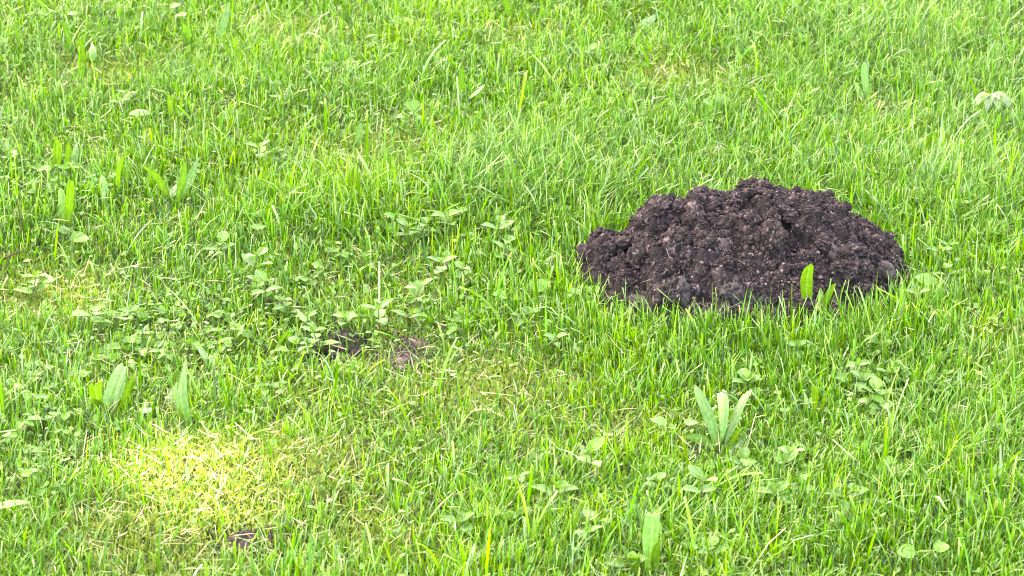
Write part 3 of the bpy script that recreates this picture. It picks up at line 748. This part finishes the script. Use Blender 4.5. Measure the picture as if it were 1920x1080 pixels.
hero_plant("plantain_plant", "plantain with a wide mown-off ribbed leaf at the bottom edge", PL, (1215, 1085),
  [((1215, 1082), (1222, 964), 40, .02, 'b', 'cut', .1), ((1195, 1085), (1187, 1042), 26, -.015, 'y', 'cut', .1), ((1232, 1080), (1240, 1012), 22, -.01, 'y', 'lance', .4), ((1185, 1080), (1162, 1015), 16, .01, 'l', 'lance', .2)])
hero_plant("plantain_plant", "plantain with a rounded yellow-green leaf standing in front of the molehill", PL, (1522, 606),
  [((1519, 604), (1520, 494), 28, -.02, 'y', 'blunt', .1), ((1534, 604), (1566, 531), 22, -.01, 'y', 'blunt', .3), ((1535, 590), (1540, 540), 20, .02, 'b', 'oval', .2), ((1530, 604), (1536, 550), 12, 0, 'g')])
hero_plant("plantain_plant", "dark leaved plantain near the top left with two crossing leaves", PL, (356, 98),
  [((354, 98), (321, 37), 18, -.02, 'g', 'lance'), ((362, 92), (340, 40), 13, -.01, 'g', 'lance'), ((350, 95), (345, 60), 12, .02, 'g')])
hero_plant("plantain_plant", "plantain with a long pale leaf pointing at the top edge, upper left", PL, (413, 108),
  [((408, 75), (430, 2), 17, .05, 'p', 'lance', .2), ((420, 106), (416, 78), 18, .03, 'p', 'oval'), ((404, 100), (399, 62), 10, -.01, 'y')])
hero_plant("plantain_plant", "plantain with one bright yellow-green upright leaf, second from the top left corner", PL, (160, 135),
  [((158, 134), (146, 68), 15, -.02, 'y', 'lance'), ((172, 118), (172, 80), 17, .04, 'p', 'oval'), ((132, 85), (116, 38), 14, -.01, 'g')])
hero_plant("plantain_plant", "fan of upright yellow-green plantain leaves near the left edge, above the clover", PL, (112, 326),
  [((105, 326), (104, 256), 20, -.02, 'y', 'lance', .1), ((124, 322), (128, 263), 13, -.02, 'y', 'lance', .5), ((135, 318), (144, 266), 17, .04, 'p', 'lance', .2), ((96, 326), (88, 296), 12, .0, 'g')])
hero_plant("plantain_plant", "plantain of two tall leaves standing side by side near the left edge", PL, (126, 432),
  [((128, 432), (134, 338), 20, -.02, 'y', 'blunt', .15), ((118, 428), (112, 352), 20, .03, 'l', 'blunt', -.2)])
hero_plant("plantain_plant", "plantain with a grey-green blunt leaf, left, between the fans of leaves", PL, (195, 392),
  [((194, 392), (190, 328), 18, .04, 'b', 'blunt', .2), ((218, 346), (237, 290), 11, -.01, 'y', 'lance', .3), ((206, 390), (215, 352), 10, -.01, 'y')])
hero_plant("plantain_plant", "spreading plantain with arching pale leaf and green leaf, left of centre above", PL, (322, 386),
  [((330, 380), (344, 302), 16, -.02, 'g', 'lance', .2), ((338, 372), (374, 292), 20, .05, 'p', 'lance', .2), ((315, 376), (262, 308), 17, -.01, 'y', 'lance', .2), ((315, 372), (334, 340), 16, .05, 'w', 'lance', .2), ((305, 392), (318, 364), 18, -.01, 'g'), ((330, 388), (290, 372), 14, .02, 'p')])
hero_plant("broad_leaf", "pale leaf lying flat in the upper left grass", 'leaf', (262, 240), [((243, 214), (287, 214), 16, .01, 'w', 'lance', .3)])
hero_plant("plantain_plant", "small plantain with one short upright leaf right of the pale lying leaf", PL, (324, 228), [((323, 228), (316, 176), 13, -.02, 'y', 'lance'), ((328, 226), (338, 200), 9, .01, 'g')])
hero_plant("plantain_plant", "plantain with one dark upright leaf in the top centre", PL, (872, 214),
  [((857, 188), (866, 128), 14, -.02, 'g', 'blunt'), ((888, 212), (856, 192), 14, -.01, 'g', 'lance', .3), ((902, 220), (924, 192), 18, .03, 'p', 'blunt'), ((880, 184), (909, 158), 10, .03, 'w', 'lance', .2)])
hero_plant("broad_leaf", "single arching grass-like leaf bending right, upper right of centre", 'leaf', (1206, 222), [((1206, 222), (1264, 182), 12, -.01, 'l', 'lance', .2)])
hero_plant("plantain_plant", "dark leaved plantain cut off by the top edge", PL, (962, 48),
  [((958, 46), (938, -8), 14, -.02, 'g', 'lance'), ((978, 46), (986, 2), 11, -.02, 'y', 'lance'), ((1030, 46), (1014, 18), 12, -.01, 'g', 'lance')])
hero_plant("broad_leaf", "pale crinkled leaf near the top edge, right of the dark plantain", 'leaf', (1195, 62), [((1188, 58), (1232, 26), 22, .05, 'p', 'oval', .2)])
hero_plant("dandelion_plant", "dandelion-like plant with one tall wavy leaf, top right", 'dandelion', (1628, 196), [((1628, 194), (1621, 115), 18, .03, 'p', 'blunt', .2), ((1628, 195), (1642, 172), 16, -.01, 'y', 'lance'), ((1620, 195), (1600, 150), 14, .03, 'p', 'oval')])
hero_plant("broad_leaf", "yellow-green pointed leaf right of the top right of the molehill", 'leaf', (1740, 292), [((1736, 290), (1752, 246), 22, -.02, 'y', 'lance', .2), ((1752, 270), (1784, 232), 8, .03, 'p', 'lance', .2)])
hero_plant("broad_leaf", "small upright spoon-shaped leaf in the upper centre", 'leaf', (674, 284), [((673, 284), (677, 230), 16, .03, 'l', 'blunt', .2)])
hero_plant("broad_leaf", "slim folded leaf rising left of the shaded hollow", 'leaf', (510, 672), [((508, 672), (552, 612), 10, -.01, 'y', 'lance', .3)])
hero_plant("broad_leaf", "large pale leaf lying at the left edge, lower corner", 'leaf', (30, 988), [((-14, 952), (60, 941), 17, .01, 'w', 'lance', .15)])
hero_plant("broad_leaf", "upright blunt leaf at the left side of the molehill foot", 'leaf', (1122, 590), [((1120, 592), (1098, 552), 26, .0, 'l', 'oval', .2)])
hero_plant("plantain_plant", "young plantain with two upright leaves on the right below the molehill", PL, (1530, 790), [((1524, 790), (1527, 722), 16, -.02, 'y', 'cut', .2), ((1535, 790), (1568, 716), 10, -.02, 'y', 'lance', .3), ((1512, 780), (1505, 730), 12, .04, 'p', 'oval', .2)])

# the pale wilted lobed leaf at the right
b = ground(1858, 222); o = empty("wilted_leaf", b)
tag(o, "large pale wilted lobed leaf lying in the grass near the right edge", "leaf")
s_ = mpp(b)
for k, (an, L_, w_) in enumerate(((-78, 36, 15), (-48, 38, 18), (-16, 40, 19), (14, 38, 17), (44, 40, 19), (74, 40, 14))):
    a_ = R(an); d_ = np.array([math.sin(a_), -math.cos(a_) * .9, 0]); L_ = L_ * s_
    p0 = np.array([0, .012, .031]); p1 = p0 + d_ * L_ * .55 + np.array([0, 0, .010]); p2 = p0 + d_ * L_ * 1.25 + np.array([0, 0, -.012 - .006 * rng.random()])
    v, q, c = leaf_geo(p0, p1, p2, (math.cos(a_), math.sin(a_) * .9, .1), w_ * s_ * 1.1, 'oval', nl=16, ribs=2.0, ribamp=.0008, tone=np.array((.23, .30, .15)) * rng.uniform(.85, 1.1), wave=.09, seed=k + 50, fold=.3)
    link("leaf_lobe", mesh_np("leaf_lobe", v, q, col=c), M_LEAF, o)
v, q, t = tube(smooth_path([(0, .012, .024), (.004, .035, .026), (-.01, .06, .012)], 8), .0014, .001)
link("leaf_stalk", mesh_np("leaf_stalk", v, q, t, col=np.tile([[.25, .22, .12]], (len(v), 1))), M_LEAF, o)

# twig at the left edge
P = [at_depth(a, b_, ground(20, 500)[1]) for (a, b_) in ((-30, 500), (-8, 492), (12, 483), (28, 474), (46, 470))]
v, q, t = tube(smooth_path(P, 14) + rng.normal(0, .0004, (14, 3)), .0022, .0012)
tag(link("twig", mesh_np("twig", v, q, t), M_TWIG), "thin reddish brown twig poking in from the left edge", "twig")
P = [at_depth(a, b_, ground(42, 470)[1]) for (a, b_) in ((48, 472), (43, 440), (38, 410), (32, 372))]
v, q, t = tube(smooth_path(P, 10), .0011, .0008)
tag(link("stem", mesh_np("stem", v, q, t), M_TWIG), "thin dark upright stem beside the twig at the left edge", "stem")

# dry straws one can pick out
STRAWS = [((46, 62), (75, 80)), ((404, 130), (443, 157)), ((151, 311), (183, 341)), ((237, 292), (262, 322)), ((296, 272), (350, 299)), ((450, 190), (500, 208)), ((238, 160), (192, 158)),
          ((200, 598), (272, 600)), ((163, 806), (154, 868)), ((60, 840), (100, 845)), ((212, 868), (256, 910)), ((440, 792), (474, 826)), ((337, 1078), (420, 1066)), ((290, 1015), (355, 1014)), ((222, 1025), (258, 1032)),
          ((1562, 824), (1625, 878)), ((1790, 870), (1845, 848)), ((1815, 720), (1890, 744)), ((1838, 902), (1908, 910)), ((1882, 850), (1912, 862)), ((970, 740), (1000, 746)), ((900, 738), (962, 742)), ((880, 780), (920, 768)), ((1400, 852), (1418, 775)), ((1102, 960), (1110, 1010)), ((1150, 1078), (1182, 1066)), ((1620, 890), (1660, 900)), ((1690, 982), (1725, 998)), ((1600, 862), (1625, 880)), ((1024, 206), (1054, 212)), ((1558, 255), (1622, 277)), ((1788, 48), (1802, 80)), ((1030, 62), (1040, 100)), ((720, 690), (775, 712)), ((600, 640), (650, 655)), ((820, 605), (870, 618))]
LM = {}
for k, (a, b_) in enumerate(STRAWS):
    g0 = ground((a[0] + b_[0]) / 2, max(a[1], b_[1]) + 14)
    pa = at_depth(a[0], a[1], g0[1] + .005); pb = at_depth(b_[0], b_[1], g0[1] - .005)
    pa[2] = max(pa[2], float(tz(pa[0], pa[1])) + .012); pb[2] = max(pb[2], float(tz(pb[0], pb[1])) + .012)
    m_ = (pa + pb) / 2 + np.array([0, 0, rng.uniform(-.003, .008)])
    v, q, c = leaf_geo(pa, m_, pb, (0, -.6, .8), rng.uniform(.0022, .0034), 'x', 8, 3, 1, 0, .4, tone=np.array((.52, .43, .27)) * rng.uniform(.8, 1.15), seed=k)
    o = link("dry_straw", mesh_np("dry_straw", v, q, col=c), M_DRY); o["_px"] = ((a[0] + b_[0]) / 2, (a[1] + b_[1]) / 2)
    LM.setdefault("dry straw", []).append((o, (a[0] + b_[0]) / 2, (a[1] + b_[1]) / 2))

# ------------------------------------------------------------------ small weeds: a few kinds, each plant its own object
def local_leaf(org, az, L_, w_, up, droop, kind, tone, nl=8, nw=5, seed=0, fold=.22, ribs=1.0, scallop=0):
    d = np.array([math.cos(az), math.sin(az), 0]); org = np.asarray(org, float)
    p2 = org + d * L_ * math.cos(up) + np.array([0, 0, L_ * math.sin(up) - droop * L_]); p1 = org + d * L_ * .5 + np.array([0, 0, L_ * math.sin(up) * .5 + .18 * L_])
    return leaf_geo(org, p1, p2, (-math.sin(az), math.cos(az), 0), w_, kind, nl, nw, ribs, .0002, fold, tone=tone, seed=seed, scallop=scallop)

def proto_sprig(seed):
    g = np.random.default_rng(seed); parts = []
    h = g.uniform(.020, .038); np_ = int(g.integers(2, 4)); lean = g.normal(0, .008, 2)
    top = np.array([lean[0], lean[1], h])
    v, q, t = tube(smooth_path([(0, 0, -.002), (lean[0] * .3, lean[1] * .3, h * .5), top], 5), .0009, .0006, 5)
    parts.append(("stem", mesh_np("stem", v, q, t, col=np.tile([[.16, .15, .06]], (len(v), 1))), M_LEAF))
    for k in range(np_):
        f = 1 - k * .30; az = g.uniform(0, 6.28) if k == 0 else az + 1.57 + g.normal(0, .2)
        Ls = g.uniform(.015, .021) * (1 + .1 * k)
        for s_ in (0, math.pi):
            tn = np.array(TONE['l']) * g.uniform(.85, 1.15) + np.array([.02, .02, .03]) * g.random()
            v, q, c = local_leaf(top * f, az + s_ + g.normal(0, .15), Ls * g.uniform(.85, 1.1), Ls * g.uniform(.55, .68), g.uniform(.05, .55), g.uniform(0, .25), 'oval', tn, seed=int(g.integers(999)))
            parts.append(("leaf", mesh_np("leaf", v, q, col=c), M_LEAF))
    az2 = g.uniform(0, 6.28)
    for s_ in (0, math.pi):
        v, q, c = local_leaf(top, az2 + s_, .008, .005, .9, 0, 'oval', TONE['y'], seed=3)
        parts.append(("leaf", mesh_np("leaf", v, q, col=c), M_LEAF))
    return parts

def proto_clover(seed):
    g = np.random.default_rng(seed); parts = []
    for k in range(int(g.integers(3, 6))):
        a = g.uniform(0, 6.28); rad = g.uniform(.008, .026); h = g.uniform(.012, .027); top = np.array([math.cos(a) * rad, math.sin(a) * rad, h])
        v, q, t = tube(smooth_path([(0, 0, -.002), top * np.array([.4, .4, .6]), top], 4), .0006, .0005, 4)
        c = np.tile([[.14, .22, .05]], (len(v), 1)); Vs, Qs, Cs, off = [v], [q], [c], len(v)
        az = g.uniform(0, 6.28); tl = g.normal(0, .45); top = top + 0
        for j in range(3):
            L_ = g.uniform(.0070, .0110)
            v2, q2, c2 = local_leaf(top, az + j * 2.094, L_, L_ * .95, tl + g.normal(.12, .15), .05, 'round', np.array(TONE['l']) * g.uniform(.85, 1.15), 6, 5, int(g.integers(999)), .25)
            Vs.append(v2); Qs.append(q2 + off); Cs.append(c2); off += len(v2)
        parts.append(("leaf", mesh_np("leaf", np.concatenate(Vs), np.concatenate(Qs), t, col=np.concatenate(Cs)), M_LEAF))
    return parts

def proto_round(seed):
    g = np.random.default_rng(seed); parts = []
    for k in range(int(g.integers(2, 4))):
        a = g.uniform(0, 6.28); rad = g.uniform(.010, .026); h = g.uniform(.014, .028); top = np.array([math.cos(a) * rad, math.sin(a) * rad, h])
        v, q, t = tube(smooth_path([(0, 0, -.002), top * np.array([.4, .4, .6]), top], 4), .0008, .0006, 4)
        L_ = g.uniform(.014, .022)
        v2, q2, c2 = local_leaf(top - np.array([math.cos(a), math.sin(a), 0]) * L_ * .3, a + g.normal(0, .5), L_, L_ * 1.15, g.uniform(.1, .9), .1, 'round', np.array(TONE['l']) * g.uniform(.8, 1.1), 15, 9, int(g.integers(999)), .15, 2.0, 4)
        parts.append(("leaf", mesh_np("leaf", np.concatenate([v, v2]), np.concatenate([q, q2 + len(v)]), t, col=np.concatenate([np.tile([[.14, .20, .06]], (len(v), 1)), c2])), M_LEAF))
    return parts
PROTO = {"leafy_sprig": [proto_sprig(500 + k) for k in range(8)], "clover_plant": [proto_clover(600 + k) for k in range(8)], "round_leaf_weed": [proto_round(700 + k) for k in range(6)]}
WORDS = {"leafy_sprig": "oval-leaved green sprig", "clover_plant": "three-leaved clover plant", "round_leaf_weed": "round-leaved weed", "dry_straw": "dry straw"}
CATS = {"leafy_sprig": "weed", "clover_plant": "clover", "round_leaf_weed": "weed", "dry_straw": "straw"}
GRP = {"leafy_sprig": "oval-leaved sprigs in the lawn", "clover_plant": "clover plants in the lawn", "round_leaf_weed": "round-leaved weeds in the lawn", "dry_straw": "dry straws lying on the lawn"}
PLACED = {k: [] for k in WORDS}
for (o, a, b_) in LM["dry straw"]:
    if "_px" in o: del o["_px"]
    PLACED["dry_straw"].append((o, a, b_))
def put_weed(kind, px, py, sc=1.0, dy=26):
    c = ground(px, py + dy)
    if foot(c[0], c[1]) < 1.02: return
    o = empty(kind, c); o.rotation_euler = (rng.normal(0, .12), rng.normal(0, .12), rng.uniform(0, 6.283)); o.scale = (sc,) * 3
    for (nm, me, mt) in PROTO[kind][int(rng.integers(len(PROTO[kind])))]:
        link(nm, me, mt, o)
    PLACED[kind].append((o, px, py))
for (px, py, s_) in [(745, 590, 1.15), (712, 612, 1.1), (690, 650, .95), (600, 640, 1.2), (562, 672, 1.1), (655, 600, 1.1), (775, 575, 1.2), (575, 600, 1.1), (480, 545, 1.1), (465, 520, 1.2), (500, 560, 1.1), (545, 575, 1), (785, 432, 1.2), (850, 425, 1.3), (835, 410, 1), (770, 452, 1), (725, 420, 1.1), (940, 475, 1.2), (930, 432, 1.1), (965, 440, 1),
                    (855, 500, 1), (880, 515, 1), (830, 520, 1), (1620, 712, 1.2), (1640, 735, 1.2), (1668, 700, 1.2), (1600, 705, 1.1), (1690, 706, 1), (1400, 712, 1.1), (1420, 720, 1), (1652, 762, 1), (1625, 752, 1.1), (1485, 855, 1), (1455, 880, 1.1), (1380, 870, 1), (1110, 885, 1.1), (1010, 925, 1.3), (990, 905, 1.2), (1130, 1000, 1.1), (1095, 1020, 1.1), (1150, 1050, 1.1), (1265, 925, 1.1),
                    (1310, 948, 1.2), (1280, 1028, 1.2), (1345, 1040, 1), (1240, 920, 1), (1550, 930, 1.2), (1520, 920, 1.1), (1580, 950, 1), (1470, 925, 1.1), (1780, 520, 1), (1750, 480, 1), (1800, 385, 1), (1620, 505, 1), (1665, 500, .9), (1720, 560, 1), (1880, 800, 1), (1665, 655, 1), (1505, 650, 1), (960, 600, 1), (985, 590, .9), (1030, 640, .9),
                    (530, 290, 1), (515, 300, 1), (490, 290, .9), (225, 195, 1), (240, 185, 1), (60, 545, 1.2), (410, 470, 1.1), (20, 300, 1), (45, 730, 1.1), (95, 690, 1), (890, 980, 1), (1880, 545, 1), (1855, 520, 1), (1785, 470, 1)]:
    put_weed("leafy_sprig", px, py, s_)
for (px, py, rx, ry, n) in [(45, 870, 50, 45, 9), (30, 320, 40, 25, 6), (130, 335, 40, 25, 6), (260, 660, 60, 40, 10), (330, 610, 70, 35, 9), (430, 610, 50, 40, 8), (480, 650, 40, 40, 6), (210, 690, 40, 30, 4), (60, 760, 50, 30, 5), (110, 880, 40, 40, 4), (560, 560, 60, 40, 6), (600, 480, 60, 40, 5), (1760, 600, 60, 40, 4), (1800, 720, 60, 40, 5), (1700, 870, 60, 40, 4), (900, 560, 60, 30, 5), (130, 30, 60, 25, 4), (720, 60, 50, 30, 4), (1900, 470, 30, 40, 4), (620, 120, 60, 30, 3), (960, 960, 50, 40, 4)]:
    for k in range(max(2, int(n * .62))): put_weed("clover_plant", px + rng.normal(0, rx * .8), py + rng.normal(0, ry * .8), rng.uniform(.85, 1.2))
for (px, py, s_) in [(505, 415, 1), (112, 458, 1.1), (57, 543, 1), (232, 600, 1), (200, 590, 1), (1742, 1050, 1.0), (1640, 885, 1), (1840, 900, .8), (1270, 812, 1), (1750, 545, 1), (1010, 560, 1), (1110, 560, .9), (310, 25, 1), (112, 20, 1), (780, 210, .9), (1090, 90, .9), (1850, 960, .8), (1350, 200, .9)]:
    put_weed("round_leaf_weed", px, py, s_)

WP = [(o_.location.x, o_.location.y) for k_ in ("leafy_sprig", "clover_plant", "round_leaf_weed") for (o_, a_, b_) in PLACED[k_]]
WP = np.array(WP)[rng.integers(0, len(WP), 3200)] + rng.normal(0, .075, (3200, 2))
xy = np.concatenate([WP, scatter(.09)]); x, y = xy[:, 0], xy[:, 1]; keep = (foot(x, y) > 1.03) & (rng.random(len(x)) > .75 * bare_map(x, y)); xy = xy[keep]; x, y = xy[:, 0], xy[:, 1]; n = len(x)
Lg = rng.uniform(.004, .0095, n)
gc = np.array([.095, .215, .016]) * np.exp(rng.normal(-.05, .22, (n, 1))) + np.array([.03, .02, .025]) * rng.random((n, 1))
gv = blades(xy, tz(x, y) + rng.uniform(.004, .026, n), Lg, Lg * rng.uniform(.5, .85, n), rng.uniform(0, 6.283, n), rng.normal(1.1, .4, n), rng.normal(.4, .5, n), rng.normal(0, .6, n), gc, 5)
o = link("ground_cover", mesh_np("ground_cover", *gv[:2], col=gv[2]), M_LEAF)
tag(o, "tiny clover and chickweed leaves growing low between the grass", "ground cover", kind="stuff")

# labels: the n-th of its kind out from the nearest thing one can find, towards one side
MARKS = [("the molehill", 1392, 480), ("the bare brown soil", 757, 665), ("the bright mossy spot", 380, 885), ("the tall upright lance leaf", 350, 740), ("the twig at the left edge", 15, 485), ("the pale wilted leaf", 1858, 205), ("the plantain with three strap leaves", 1350, 780), ("the wide mown-off leaf", 1218, 1020), ("the dark bare spot", 455, 1025),
         ("the spreading arching plantain", 325, 345), ("the dark plantain at the top edge", 960, 25), ("the top left corner", 0, 0), ("the top right corner", 1920, 0), ("the bottom right corner", 1920, 1080), ("the bottom left corner", 0, 1080), ("the wavy dandelion leaf", 1625, 150), ("the top centre dark upright leaf", 866, 170)]
SECT = ["right", "upper right", "top", "upper left", "left", "lower left", "bottom", "lower right"]
ORD = ["nearest", "second", "third", "fourth", "fifth", "sixth", "seventh", "eighth", "ninth", "tenth", "eleventh", "twelfth", "thirteenth", "fourteenth"] + ["%dth" % k for k in range(15, 60)]
for kind, lst in PLACED.items():
    byk = {}
    for (o, px, py) in lst:
        m_ = min(MARKS, key=lambda m: math.hypot(m[1] - px, (m[2] - py) * 1.4)); d = math.hypot(m_[1] - px, m_[2] - py)
        sct = SECT[int(round(math.atan2(m_[2] - py, px - m_[1]) / (math.pi / 4))) % 8]
        byk.setdefault((m_[0], sct), []).append((d, o))
    for (mn, sct), l in byk.items():
        l.sort(key=lambda q: q[0])
        for i, (d, o) in enumerate(l):
            tag(o, f"{ORD[i]} {WORDS[kind]} out from {mn} towards the {sct}", CATS[kind], GRP[kind])

# ------------------------------------------------------------------ the tree behind the camera whose crown shades this lawn
TC = np.array([0.0, 0.2, 0.0]) + SUND * 10.5
tree = empty("tree", (TC[0] - .3, TC[1] - .2, 0)); tag(tree, "broad leafy tree behind the viewer shading the lawn", "tree")
tb = np.array([TC[0] - .3, TC[1] - .2, 0])
v, q, t = tube(smooth_path([(0, 0, -.1), (.05, 0, 2.2), (.2, .1, 4.6), (.3, .2, TC[2] + 1.5)], 14), .30, .09, 12)
link("trunk", mesh_np("trunk", v, q, t), M_BARK, tree)
for k in range(16):
    a = k * 2.4; z0 = 4.2 + .28 * k; L_ = 3.2 - .11 * k
    v, q, t = tube(smooth_path([(.2, .1, z0), (.2 + math.cos(a) * L_ * .5, .1 + math.sin(a) * L_ * .5, z0 + .5), (.2 + math.cos(a) * L_, .1 + math.sin(a) * L_, z0 + .9)], 9), .07, .015, 7)
    link("limb", mesh_np("limb", v, q, t), M_BARK, tree)
n = 42000
d = rng.normal(size=(n, 3)); d /= np.linalg.norm(d, axis=1)[:, None]
c = d * (rng.random(n) ** (1 / 2.6))[:, None] * np.array([3.9, 3.9, 2.5]) + TC
FL = [(flat(372, 906), .020, 1.0), (flat(315, 912), .008, 1.0), (flat(255, 908), -.005, .9), (flat(435, 902), -.015, .9), (flat(75, 565), .02, .66)]
keep = np.ones(n, bool)
for (p0, rad, frac) in FL:
    rel = c - p0; al = rel @ SUND; dist = np.linalg.norm(rel - al[:, None] * SUND, axis=1)
    keep &= ~((dist < rad + .07) & (rng.random(n) < frac))
c = c[keep] - tb; n = len(c)
nn = rng.normal(size=(n, 3)) + np.array([0, 0, .9]); nn /= np.linalg.norm(nn, axis=1)[:, None]
a1 = np.cross(nn, rng.normal(size=(n, 3))); a1 /= np.linalg.norm(a1, axis=1)[:, None]; a2 = np.cross(nn, a1)
Ls = rng.uniform(.055, .085, n)[:, None]
V = np.stack([c - a1 * Ls, c - a2 * Ls * .55 + nn * .008, c + a1 * Ls, c + a2 * Ls * .55 + nn * .008], 1).reshape(-1, 3)
o = link("crown", mesh_np("crown", V, np.arange(4 * n).reshape(-1, 4), col=np.tile([[.06, .13, .02]], (len(V), 1)), smooth=False), M_TREE, tree); tag(o, kind="stuff")
